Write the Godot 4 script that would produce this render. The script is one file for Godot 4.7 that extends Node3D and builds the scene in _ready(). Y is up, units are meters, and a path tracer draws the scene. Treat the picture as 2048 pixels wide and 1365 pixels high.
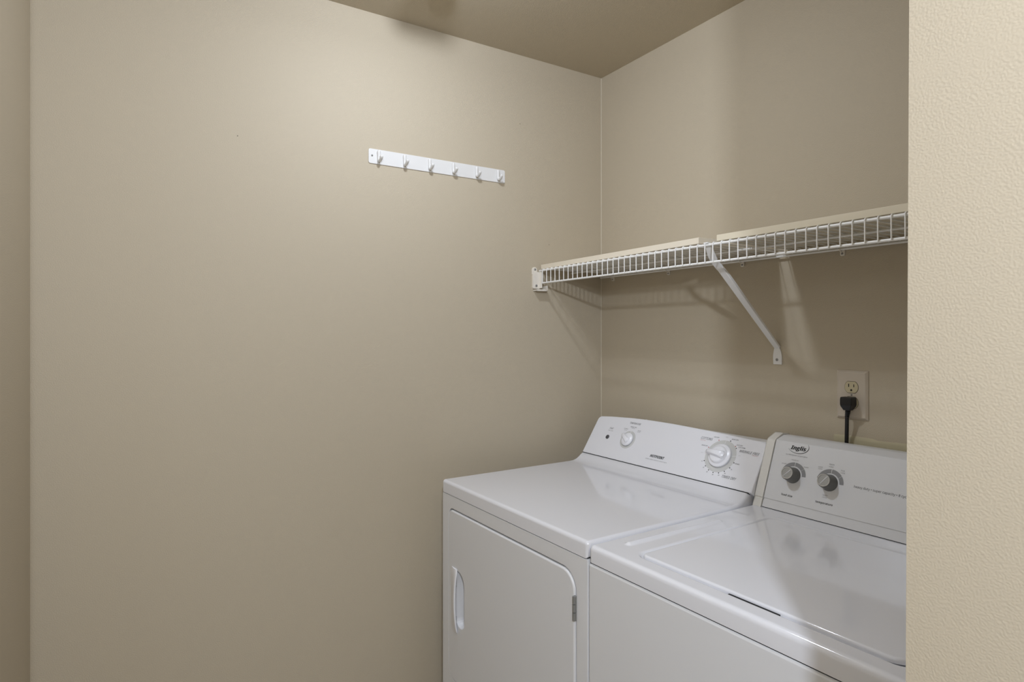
extends Node3D
# A laundry alcove: beige orange-peel walls, a dryer and a washer side by side, a wire shelf and a hook rail.
# World: back wall is z = 0, left wall is x = 0, y up, metres.

const CEIL := 2.382
const EYE := Vector3(1.8462, 1.38, 1.5610)
const YAW := 58.113                     # degrees, towards the left wall
const FOCAL := 1220.0 / 1365.0          # focal length in picture heights
const DRYER_AT := Vector3(0.1233, 0.0, 0.7436)
const TURN := 1.5966                    # the machines stand slightly askew

const LAMP := Color(0.92, 0.955, 1.012)

var M := {}


# ------------------------------------------------------------------ mesh builder
class Mb:
	var v := PackedVector3Array()
	var uv := PackedVector2Array()
	var start := 0

	func tri(a: Vector3, b: Vector3, c: Vector3) -> void:
		v.append(a); v.append(b); v.append(c)

	func quad(a: Vector3, b: Vector3, c: Vector3, d: Vector3) -> void:
		tri(a, b, c); tri(a, c, d)

	# ends a closed piece: turns it outside out
	func close() -> void:
		var vol := 0.0
		var o := v[start] if v.size() > start else Vector3.ZERO
		for i in range(start, v.size(), 3):
			vol += (v[i] - o).dot((v[i + 1] - o).cross(v[i + 2] - o))
		if vol < 0.0:
			for i in range(start, v.size(), 3):
				var t := v[i + 1]
				v[i + 1] = v[i + 2]
				v[i + 2] = t
		start = v.size()

	func cap(ring: PackedVector3Array) -> void:
		var n := Vector3.ZERO
		for i in ring.size():
			n += (ring[i] - ring[0]).cross(ring[(i + 1) % ring.size()] - ring[0])
		if n.length() < 1e-14:
			return
		n = n.normalized()
		var x := n.cross(Vector3.UP if absf(n.y) < 0.9 else Vector3.RIGHT).normalized()
		var y := n.cross(x)
		var flat := PackedVector2Array()
		for p in ring:
			flat.append(Vector2((p - ring[0]).dot(x), (p - ring[0]).dot(y)) * 100.0)
		var t := Geometry2D.triangulate_polygon(flat)
		if t.is_empty():
			var c := Vector3.ZERO
			for p in ring: c += p
			c /= ring.size()
			for i in ring.size():
				tri(ring[i], ring[(i + 1) % ring.size()], c)
			return
		for i in range(0, t.size(), 3):
			var a := ring[t[i]]
			var b := ring[t[i + 1]]
			var c := ring[t[i + 2]]
			if (b - a).cross(c - a).dot(n) > 0.0:
				tri(a, b, c)
			else:
				tri(a, c, b)

	func loft(rings: Array) -> void:
		var n: int = rings[0].size()
		for k in rings.size() - 1:
			for i in n:
				var j := (i + 1) % n
				quad(rings[k][i], rings[k][j], rings[k + 1][j], rings[k + 1][i])
		var first: PackedVector3Array = rings[0].duplicate()
		first.reverse()
		cap(first)
		cap(rings[-1])
		close()

	func tube(path: Array, r: float, n := 8, squash := 1.0) -> void:
		var rings := []
		var up := Vector3.ZERO
		for k in path.size():
			var d: Vector3 = (path[mini(k + 1, path.size() - 1)] - path[maxi(k - 1, 0)]).normalized()
			if k == 0:
				up = d.cross(Vector3.UP if absf(d.y) < 0.9 else Vector3.RIGHT).normalized()
			up = (up - d * up.dot(d)).normalized()
			var side := d.cross(up)
			var ring := PackedVector3Array()
			for i in n:
				var a := TAU * i / n
				ring.append(path[k] + (up * cos(a) + side * sin(a) * squash) * r)
			rings.append(ring)
		loft(rings)

	func tapered(path: Array, radii: Array, n := 10) -> void:
		var rings := []
		var up := Vector3.ZERO
		for k in path.size():
			var d: Vector3 = (path[mini(k + 1, path.size() - 1)] - path[maxi(k - 1, 0)]).normalized()
			if k == 0:
				up = d.cross(Vector3.UP if absf(d.y) < 0.9 else Vector3.RIGHT).normalized()
			up = (up - d * up.dot(d)).normalized()
			var side := d.cross(up)
			var ring := PackedVector3Array()
			for i in n:
				var a := TAU * i / n
				ring.append(path[k] + (up * cos(a) + side * sin(a)) * float(radii[k]))
			rings.append(ring)
		loft(rings)

	func box(c: Vector3, s: Vector3, f := 0.001) -> void:
		plate(Mb.rrect(-s.x / 2, s.x / 2, -s.y / 2, s.y / 2, [f, f, f, f], 1), -s.z / 2, s.z / 2, f, Transform3D(Basis(), c), 1, true)

	# a flat outline (counter-clockwise) given thickness z0..z1, with its front edge (and back edge) rounded
	func plate(poly: PackedVector2Array, z0: float, z1: float, f: float, xf: Transform3D, steps := 3, both := false) -> void:
		var rings := []
		if both:
			for k in steps:
				var a := PI / 2 * k / steps
				rings.append(Mb.lift(Mb.inset(poly, f * (1 - sin(a))), z0 + f * (1 - cos(a)), xf))
			rings.append(Mb.lift(poly, z0 + f, xf))
		else:
			rings.append(Mb.lift(poly, z0, xf))
		for k in steps + 1:
			var a := PI / 2 * k / steps
			rings.append(Mb.lift(Mb.inset(poly, f * (1 - cos(a))), z1 - f * (1 - sin(a)), xf))
		loft(rings)

	# profile turned round the local y axis; profile points are (radius, height)
	func lathe(profile: Array, n: int, xf: Transform3D) -> void:
		var rings := []
		for p in profile:
			var ring := PackedVector3Array()
			for i in n:
				var a := TAU * i / n
				ring.append(xf * Vector3(p.x * cos(a), p.y, p.x * sin(a)))
			rings.append(ring)
		loft(rings)

	static func lift(poly: PackedVector2Array, z: float, xf: Transform3D) -> PackedVector3Array:
		var out := PackedVector3Array()
		for p in poly:
			out.append(xf * Vector3(p.x, p.y, z))
		return out

	static func inset(poly: PackedVector2Array, d: float) -> PackedVector2Array:
		if d == 0.0:
			return poly
		var out := PackedVector2Array()
		var n := poly.size()
		for i in n:
			var a := (poly[i] - poly[(i + n - 1) % n]).normalized()
			var b := (poly[(i + 1) % n] - poly[i]).normalized()
			var m := Vector2(-a.y - b.y, a.x + b.x)
			var l := m.length_squared()
			out.append(poly[i] + m * (2.0 / maxf(l, 0.5)) * d)
		return out

	# rounded rectangle, counter-clockwise; radii in the order bottom left, bottom right, top right, top left
	static func rrect(x0: float, x1: float, y0: float, y1: float, r: Array, seg := 6) -> PackedVector2Array:
		var out := PackedVector2Array()
		var c := [Vector2(x0 + r[0], y0 + r[0]), Vector2(x1 - r[1], y0 + r[1]), Vector2(x1 - r[2], y1 - r[2]), Vector2(x0 + r[3], y1 - r[3])]
		for k in 4:
			for i in seg + 1:
				var a := PI + PI / 2 * k + PI / 2 * i / seg
				out.append(c[k] + Vector2(cos(a), sin(a)) * float(r[k]))
		return out

	func mesh(smooth := 40.0, uvs := PackedVector2Array()) -> ArrayMesh:
		var lim := cos(deg_to_rad(smooth))
		var fn := PackedVector3Array()
		var at := {}
		for i in range(0, v.size(), 3):
			var c := (v[i + 1] - v[i]).cross(v[i + 2] - v[i])
			fn.append(c)
			for k in 3:
				var key := Vector3i((v[i + k] * 20000.0).round())
				if not at.has(key):
					at[key] = PackedInt32Array()
				at[key].append(i / 3)
		var un := PackedVector3Array()
		for c in fn:
			un.append(c.normalized())
		var pos := PackedVector3Array()
		var nor := PackedVector3Array()
		var tex := PackedVector2Array()
		for i in range(0, v.size(), 3):
			if fn[i / 3].length_squared() < 1e-22:
				continue
			for k in [0, 2, 1]:
				var key := Vector3i((v[i + k] * 20000.0).round())
				var s := Vector3.ZERO
				for f in at[key]:
					if un[f].dot(un[i / 3]) > lim:
						s += fn[f]
				pos.append(v[i + k])
				nor.append(s.normalized() if s.length_squared() > 0.0 else un[i / 3])
				if uvs.size():
					tex.append(uvs[i + k])
		var a := []
		a.resize(Mesh.ARRAY_MAX)
		a[Mesh.ARRAY_VERTEX] = pos
		a[Mesh.ARRAY_NORMAL] = nor
		if uvs.size():
			a[Mesh.ARRAY_TEX_UV] = tex
		var m := ArrayMesh.new()
		m.add_surface_from_arrays(Mesh.PRIMITIVE_TRIANGLES, a)
		return m


# ------------------------------------------------------------------ nodes
func part(called: String, mb: Mb, mat: Material, parent: Node, smooth := 40.0) -> MeshInstance3D:
	var o := MeshInstance3D.new()
	o.name = called
	o.mesh = mb.mesh(smooth)
	o.material_override = mat
	parent.add_child(o, true)
	return o

func shared(called: String, mesh: Mesh, mat: Material, parent: Node, at := Transform3D()) -> MeshInstance3D:
	var o := MeshInstance3D.new()
	o.name = called
	o.mesh = mesh
	o.material_override = mat
	o.transform = at
	parent.add_child(o, true)
	return o

func tag(o: Node, label: String, category := "", group := "") -> void:
	o.set_meta("label", label)
	if category: o.set_meta("category", category)
	if group: o.set_meta("group", group)

func thing(called: String, label: String, category: String, at := Vector3.ZERO, turn := 0.0, group := "") -> Node3D:
	var o := Node3D.new()
	o.name = called
	o.position = at
	o.rotation_degrees.y = turn
	add_child(o, true)
	tag(o, label, category, group)
	return o

# a block of the room shell with texture coordinates in metres; lean moves its foot along x per metre of height
func shell(called: String, blocks: Array, mat: Material, label: String, lean := 0.0) -> MeshInstance3D:
	var mb := Mb.new()
	var uvs := PackedVector2Array()
	for b in blocks:
		var lo: Vector3 = b[0]
		var hi: Vector3 = b[1]
		for axis in 3:
			for side in 2:
				var u := (axis + 1) % 3
				var w := (axis + 2) % 3
				var p := []
				for q in [[0, 0], [1, 0], [1, 1], [0, 1]]:
					var c := lo
					c[axis] = hi[axis] if side else lo[axis]
					c[u] = hi[u] if q[0] else lo[u]
					c[w] = hi[w] if q[1] else lo[w]
					p.append(c)
				if side == 0: p.reverse()
				for k in [0, 1, 2, 0, 2, 3]:
					var c: Vector3 = p[k]
					var t := Vector2(c.z, -c.y) if axis == 0 else (Vector2(c.x, c.z) if axis == 1 else Vector2(c.x, -c.y))
					uvs.append(t + Vector2(0.37, 0.11) * axis)
					mb.v.append(c + Vector3(lean * (EYE.y - c.y), 0, 0))
	var o := MeshInstance3D.new()
	o.name = called
	o.mesh = mb.mesh(5.0, uvs)
	o.material_override = mat
	add_child(o, true)
	o.set_meta("kind", "structure")
	o.set_meta("label", label)
	return o

# lettering as thin raised ink: centre c, right r, up u, out n; w and h are the size of its box (w 0 keeps the proportions)
func letters(text: String, c: Vector3, r: Vector3, u: Vector3, n: Vector3, w: float, h: float, mat: Material, parent: Node, bold := false, slant := 0.0, tilt := 0.0) -> void:
	var tm := TextMesh.new()
	var f := SystemFont.new()
	f.font_names = PackedStringArray(["Droid Sans"])
	f.font_weight = 700 if bold else 400
	tm.font = f
	tm.text = text
	tm.font_size = 64
	tm.pixel_size = 0.01
	tm.depth = 0.0
	tm.curve_step = 3.0
	var a := tm.get_mesh_arrays() if tm.get_surface_count() == 0 else tm.surface_get_arrays(0)
	var pts: PackedVector3Array = a[Mesh.ARRAY_VERTEX]
	var idx = a[Mesh.ARRAY_INDEX]
	var lo := Vector2(1e9, 1e9)
	var hi := -lo
	for p in pts:
		lo = lo.min(Vector2(p.x, p.y)); hi = hi.max(Vector2(p.x, p.y))
	var sy := h / (hi.y - lo.y)
	var sx := (w - slant * h) / (hi.x - lo.x) if w > 0.0 else sy
	var out := PackedVector3Array()
	var nor := PackedVector3Array()
	var mid := (lo + hi) / 2
	var count: int = idx.size() if idx != null else pts.size()
	# heavy lettering is laid down several times, a hair apart
	var shifts := [-0.035, 0.0, 0.035] if bold and slant > 0.0 else [0.0]
	for k in shifts.size():
		for i in count:
			var p := pts[idx[i] if idx != null else i]
			var y := (p.y - mid.y) * sy
			var x := (p.x - mid.x) * sx + y * slant + float(shifts[k]) * h
			y += x * tilt
			out.append(c + r * x + u * y + n * (0.00025 + 0.00003 * k))
			nor.append(n)
	var b := []
	b.resize(Mesh.ARRAY_MAX)
	b[Mesh.ARRAY_VERTEX] = out
	b[Mesh.ARRAY_NORMAL] = nor
	var m := ArrayMesh.new()
	m.add_surface_from_arrays(Mesh.PRIMITIVE_TRIANGLES, b)
	shared("lettering", m, mat, parent)

# a flat printed band of a ring on a panel, from angle a0 to a1 (degrees)
func band(called: String, c: Vector3, xr: Vector3, yr: Vector3, n: Vector3, r0: float, r1: float, a0: float, a1: float, mat: Material, parent: Node, high := 0.0003, narrow := false) -> void:
	var mb := Mb.new()
	var steps := maxi(4, int(absf(a1 - a0) / 5.0))
	var rings := []
	for k in steps + 1:
		var t := float(k) / steps
		var a := deg_to_rad(lerpf(a0, a1, t))
		var d := xr * cos(a) + yr * sin(a)
		var i := r0
		if narrow: i = lerpf(r1 - 0.0003, r0, sin(PI * t))
		rings.append(PackedVector3Array([c + d * i, c + d * r1, c + d * r1 + n * high, c + d * i + n * high]))
	mb.loft(rings)
	part(called, mb, mat, parent, 20.0)

func paint(c: Color, rough: float, spec := 0.5, metal := 0.0) -> StandardMaterial3D:
	var m := StandardMaterial3D.new()
	m.albedo_color = c
	m.roughness = rough
	m.metallic_specular = spec
	m.metallic = metal
	return m

func orange_peel(c: Color, rough: float, relief: float, seed_at: int, fine := 0.15) -> StandardMaterial3D:
	var m := paint(c, rough, 0.35)
	var n := FastNoiseLite.new()
	n.noise_type = FastNoiseLite.TYPE_SIMPLEX_SMOOTH
	n.seed = seed_at
	n.frequency = fine
	n.fractal_octaves = 2
	n.fractal_gain = 0.35
	var t := NoiseTexture2D.new()
	t.width = 1024
	t.height = 1024
	t.seamless = true
	t.noise = n
	var ramp := Gradient.new()
	ramp.offsets = PackedFloat32Array([0.0, 0.3, 0.8, 1.0])
	ramp.colors = PackedColorArray([Color(0.0, 0.0, 0.0), Color(0.28, 0.28, 0.28), Color(0.85, 0.85, 0.85), Color(1, 1, 1)])
	t.color_ramp = ramp
	m.heightmap_enabled = true
	m.heightmap_texture = t
	m.heightmap_scale = relief
	m.uv1_scale = Vector3(1.75, 1.75, 1.75)
	return m


# ------------------------------------------------------------------ the scene
func _ready() -> void:
	var cam := Camera3D.new()
	cam.name = "camera"
	cam.position = EYE
	cam.rotation_degrees = Vector3(0, YAW, 0)
	cam.projection = Camera3D.PROJECTION_FRUSTUM
	cam.near = 0.05
	cam.far = 20.0
	cam.size = cam.near / FOCAL
	cam.frustum_offset = Vector2(0, -(682.5 - 668.0) / 1220.0 * cam.near)
	add_child(cam)
	cam.current = true

	var env := Environment.new()
	env.background_mode = Environment.BG_COLOR
	env.background_color = Color(0.02, 0.02, 0.02)
	env.tonemap_mode = Environment.TONE_MAPPER_LINEAR
	env.tonemap_exposure = 1.02
	env.sdfgi_enabled = true
	env.ssao_enabled = true
	env.ssil_enabled = true
	var we := WorldEnvironment.new()
	we.name = "environment"
	we.environment = env
	add_child(we)

	materials()
	ceiling_lamp("flush round ceiling lamp with white pan and glowing shallow diffuser over the dryer", Vector3(0.60, CEIL, 0.92), 0.2535, 0.316)
	pendant(Vector3(2.40, 1.98, 1.76), 2.05)
	add_fill_panel(Vector3(2.0, CEIL, 2.65), 0.62)
	room()
	dryer()
	washer()
	wire_shelf()
	hook_rail()
	outlet()


func materials() -> void:
	var beige := Color(0.735, 0.6895, 0.607)
	M.wall = orange_peel(beige, 0.6, 0.034, 3, 0.16)
	M.wall_near = orange_peel(beige, 0.6, 0.026, 5, 0.19)
	M.ceiling = orange_peel(beige, 0.75, 0.045, 9)
	M.corner_highlight = paint(Color(0.80, 0.765, 0.685), 0.6)  # lighter tint that paints the highlight along the wall corner
	M.floor = paint(Color(0.60, 0.56, 0.50), 0.5)
	M.enamel = paint(Color(0.885, 0.885, 0.90), 0.085, 0.5)
	M.dryer_face = paint(Color(0.90, 0.90, 0.915), 0.3, 0.5)
	M.cabinet = paint(Color(0.865, 0.865, 0.87), 0.3, 0.5)
	M.cap = paint(Color(0.875, 0.865, 0.84), 0.45)
	M.stripe = paint(Color(0.62, 0.62, 0.62), 0.4)
	M.gap = paint(Color(0.06, 0.06, 0.06), 0.8)
	M.knob_white = paint(Color(0.92, 0.92, 0.935), 0.25)
	M.knob_dark = paint(Color(0.41, 0.41, 0.40), 0.45)
	M.silver = paint(Color(0.66, 0.66, 0.65), 0.38, 0.5, 0.3)
	M.chrome = paint(Color(0.86, 0.86, 0.86), 0.2, 0.5, 0.6)
	M.ring = paint(Color(0.79, 0.79, 0.78), 0.4)
	M.ring_dark = paint(Color(0.56, 0.56, 0.565), 0.4)
	M.ink = paint(Color(0.13, 0.13, 0.14), 0.5)
	M.ink_grey = paint(Color(0.50, 0.50, 0.50), 0.5)
	M.ink_pale = paint(Color(0.70, 0.70, 0.69), 0.5)
	M.ink_red = paint(Color(0.72, 0.38, 0.36), 0.5)
	M.button = paint(Color(0.30, 0.30, 0.31), 0.4)
	M.hinge = paint(Color(0.55, 0.55, 0.54), 0.4, 0.5, 0.4)
	M.screw = paint(Color(0.58, 0.58, 0.57), 0.35, 0.5, 0.5)
	M.rail = paint(Color(0.87, 0.865, 0.855), 0.35)
	M.wire = paint(Color(0.93, 0.925, 0.91), 0.35)
	M.board = paint(Color(0.89, 0.85, 0.775), 0.5)
	M.board_right = paint(Color(0.86, 0.82, 0.73), 0.5)  # slightly darker, yellower cream for the right board
	M.bracket = paint(Color(0.89, 0.865, 0.82), 0.4)
	M.brace = paint(Color(0.90, 0.895, 0.885), 0.35)
	M.plate = paint(Color(0.76, 0.715, 0.65), 0.35)
	M.socket = paint(Color(0.745, 0.70, 0.575), 0.35)
	M.black = paint(Color(0.055, 0.055, 0.06), 0.45)
	M.strip = paint(Color(0.745, 0.71, 0.595), 0.5)
	M.chip = paint(Color(0.92, 0.92, 0.91), 0.7)
	M.lamp_metal = paint(Color(0.8, 0.79, 0.76), 0.4)


func glow(c: Color, e: float) -> StandardMaterial3D:
	var m := paint(c, 0.4)
	m.emission_enabled = true
	m.emission = c
	m.emission_energy_multiplier = e
	return m


# flush lamp on the ceiling, above the frame: an opaque pan and a shallow glowing diffuser
func ceiling_lamp(label: String, at: Vector3, energy: float, down: float) -> void:
	var t := thing("ceiling_lamp", label, "lamp", at)
	var pan := Mb.new()
	pan.lathe([Vector2(0.085, 0.0), Vector2(0.085, -0.02), Vector2(0.075, -0.026)], 40, Transform3D())
	part("pan", pan, M.lamp_metal, t)
	var d := Mb.new()
	d.lathe([Vector2(0.065, -0.0262), Vector2(0.065, -0.045), Vector2(0.058, -0.060), Vector2(0.035, -0.071), Vector2(0.001, -0.074)], 40, Transform3D())
	part("diffuser_light", d, glow(LAMP, 2.0), t)
	var l := OmniLight3D.new()
	l.name = "ceiling_lamp_light"
	l.position = Vector3(0, -0.050, 0)
	l.light_color = LAMP
	l.light_energy = energy
	l.light_size = 0.024
	l.omni_range = 8.0
	l.omni_attenuation = 2.0
	l.shadow_enabled = true
	t.add_child(l)
	var a := AreaLight3D.new()
	a.name = "ceiling_lamp_panel"
	a.position = Vector3(0, -0.0755, 0)
	a.rotation_degrees.x = -90
	a.area_size = Vector2(0.12, 0.12)
	a.light_color = LAMP
	a.light_energy = down
	a.area_range = 8.0
	a.shadow_enabled = true
	t.add_child(a)


# added fill light: wide square panel on the hall ceiling, behind the camera
func add_fill_panel(at: Vector3, energy: float) -> void:
	var t := thing("added_fill_light", "added unseen fill light, a wide square glowing panel in a thin frame on the hall ceiling", "added fill light", at)
	var f := Mb.new()
	f.box(Vector3(0, -0.015, 0), Vector3(0.86, 0.03, 0.86), 0.002)
	part("frame", f, M.lamp_metal, t)
	var d := Mb.new()
	d.box(Vector3(0, -0.031, 0), Vector3(0.80, 0.006, 0.80), 0.001)
	part("diffuser_light", d, glow(LAMP, 0.3), t)
	var a := AreaLight3D.new()
	a.name = "fill_panel_light"
	a.position = Vector3(0, -0.036, 0)
	a.rotation_degrees.x = -90
	a.area_size = Vector2(0.80, 0.80)
	a.light_color = LAMP
	a.light_energy = energy
	a.area_range = 9.0
	a.shadow_enabled = true
	t.add_child(a)


# bulb hanging in the hall behind the camera
func pendant(at: Vector3, energy: float) -> void:
	var t := thing("pendant_lamp", "bare round bulb hanging on a cord in the hall", "lamp", at)
	var b := Mb.new()
	var prof := []
	for k in 13:
		var a := PI * k / 12.0
		prof.append(Vector2(maxf(0.045 * sin(a), 0.0004), -0.045 * cos(a)))
	b.lathe(prof, 24, Transform3D())
	part("bulb", b, glow(LAMP, 6.0), t)
	var s := Mb.new()
	s.lathe([Vector2(0.018, 0.046), Vector2(0.02, 0.06), Vector2(0.02, 0.1), Vector2(0.006, 0.11), Vector2(0.003, 0.115), Vector2(0.003, CEIL - at.y)], 16, Transform3D())
	part("socket", s, M.lamp_metal, t)
	var l := OmniLight3D.new()
	l.name = "pendant_light"
	l.light_color = LAMP
	l.light_energy = energy
	l.light_size = 0.04
	l.omni_range = 9.0
	l.omni_attenuation = 2.0
	l.shadow_enabled = true
	t.add_child(l)


func room() -> void:
	var far_x := 4.3
	var far_z := 3.6
	var th := 0.115
	var left := shell("wall_left", [[Vector3(-th, 0, -th), Vector3(0, CEIL, far_z + th)]], M.wall, "tall beige orange-peel wall carrying the white hook rail")
	shell("wall_back", [[Vector3(0, 0, -th), Vector3(far_x + th, CEIL, 0)]], M.wall, "beige textured wall behind the dryer and washer")
	shell("wall_front", [[Vector3(0, 0, 1.769), Vector3(0.60, CEIL, 1.769 + th)]], M.wall, "narrow strip of shaded beige wall at the left edge")
	var right := shell("wall_right", [[Vector3(1.5569, 0, 0), Vector3(1.5569 + th, CEIL, 0.945)], [Vector3(1.5569 + th, 0, 0.83), Vector3(far_x, CEIL, 0.945)]], M.wall_near, "brightly lit textured wall end close by at the right", -0.0047)
	shell("wall_end", [[Vector3(far_x, 0, 0), Vector3(far_x + th, CEIL, far_z)]], M.wall, "beige wall at the end of the hall")
	shell("wall_far", [[Vector3(0, 0, far_z), Vector3(far_x + th, CEIL, far_z + th)]], M.wall, "beige wall across the hall")
	shell("ceiling", [[Vector3(-th, CEIL, -th), Vector3(far_x + th, CEIL + 0.1, far_z + th)]], M.ceiling, "beige textured ceiling in shade")
	shell("floor", [[Vector3(-th, -0.1, -th), Vector3(far_x + th, 0, far_z + th)]], M.floor, "brown floor below the machines")
	# pale strip painting the bright highlight where the left and back walls meet
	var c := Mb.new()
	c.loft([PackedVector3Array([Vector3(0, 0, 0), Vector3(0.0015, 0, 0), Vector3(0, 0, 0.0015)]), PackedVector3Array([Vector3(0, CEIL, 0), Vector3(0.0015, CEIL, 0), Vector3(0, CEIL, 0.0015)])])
	var streak := part("highlight_strip_1", c, M.corner_highlight, self)
	streak.set_meta("kind", "structure")
	streak.set_meta("label", "pale strip painted as a highlight in the corner of the two walls")
	for q in [[0.0, 1.9314, 1.3127], [0.0, 1.7097, 0.251], [0.0, 2.1347, 0.3786]]:
		var nail := Mb.new()
		nail.lathe([Vector2(0.0013, -0.0005), Vector2(0.0012, 0.0003), Vector2(0.0002, 0.0004)], 8, Transform3D(Basis(Vector3.UP, Vector3.RIGHT, Vector3.FORWARD), Vector3(q[0], q[1], q[2])))
		part("nail_hole", nail, M.gap, left)
	var sm := thing("shadow_blocker", "added round white block on the ceiling that shades the top of the left wall", "added shadow blocker", Vector3(0.38, CEIL, 0.86))  # added out of view, only to cast shade high on the left wall
	var sb := Mb.new()
	sb.lathe([Vector2(0.042, 0.0), Vector2(0.042, -0.016), Vector2(0.040, -0.022), Vector2(0.038, -0.040), Vector2(0.032, -0.046), Vector2(0.001, -0.048)], 36, Transform3D())
	part("body", sb, M.lamp_metal, sm)
	# knocked-off paint on the corner of the near wall
	for q in [[0.8755, 0.004, 0.0045], [0.842, 0.005, 0.012]]:
		var chip := Mb.new()
		var poly := PackedVector2Array()
		for k in 9:
			var a := TAU * k / 9
			var j := 0.8 + 0.35 * sin(k * 2.3 + q[0] * 40)
			poly.append(Vector2(cos(a) * q[1] * j, sin(a) * q[2] * j))
		var x: float = 1.5569 - 0.0047 * (EYE.y - float(q[0]))
		chip.plate(poly, -0.001, 0.0012, 0.0005, Transform3D(Basis(), Vector3(x + q[1] * 0.55, q[0], 0.945)), 1)
		var cp := part("paint_chip", chip, M.chip, right)
		cp.set_meta("label", "white chip where the paint is knocked off")


# ------------------------------------------------------------------ dryer
func ray_to(poly: PackedVector2Array, c: Vector2, a: float) -> Vector2:
	var d := Vector2(cos(a), sin(a)) * 5.0
	for i in poly.size():
		var h = Geometry2D.segment_intersects_segment(c, c + d, poly[i], poly[(i + 1) % poly.size()])
		if h != null:
			return h
	return c

# two outlines, both seen from c, resampled to the same angles
func pair(outer: PackedVector2Array, inner: PackedVector2Array, c: Vector2) -> Array:
	var angles := []
	for p in outer: angles.append(fposmod((p - c).angle(), TAU))
	for p in inner: angles.append(fposmod((p - c).angle(), TAU))
	angles.sort()
	var keep := []
	for a in angles:
		if keep.is_empty() or a - keep[-1] > 0.0004: keep.append(a)
	var o := PackedVector2Array()
	var i := PackedVector2Array()
	for a in keep:
		o.append(ray_to(outer, c, a))
		i.append(ray_to(inner, c, a))
	return [o, i]


func profile_loft(mb: Mb, prof: PackedVector2Array, x0: float, x1: float, r: float, steps := 5) -> void:
	# prof is (z, y); swept along x with its ends rounded by r
	var rings := []
	var place := func(p: PackedVector2Array, x: float) -> PackedVector3Array:
		var o := PackedVector3Array()
		for q in p: o.append(Vector3(x, q.y, q.x))
		return o
	for k in steps + 1:
		var a := PI / 2 * k / steps
		rings.append(place.call(Mb.inset(prof, r * (1 - sin(a))), x0 + r * (1 - cos(a))))
	for k in steps + 1:
		var a := PI / 2 * (steps - k) / steps
		rings.append(place.call(Mb.inset(prof, r * (1 - sin(a))), x1 - r * (1 - cos(a))))
	mb.loft(rings)

func arc_pts(c: Vector2, r: float, a0: float, a1: float, n: int) -> PackedVector2Array:
	var o := PackedVector2Array()
	for k in n + 1:
		var a := deg_to_rad(lerpf(a0, a1, float(k) / n))
		o.append(c + Vector2(cos(a), sin(a)) * r)
	return o


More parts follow.
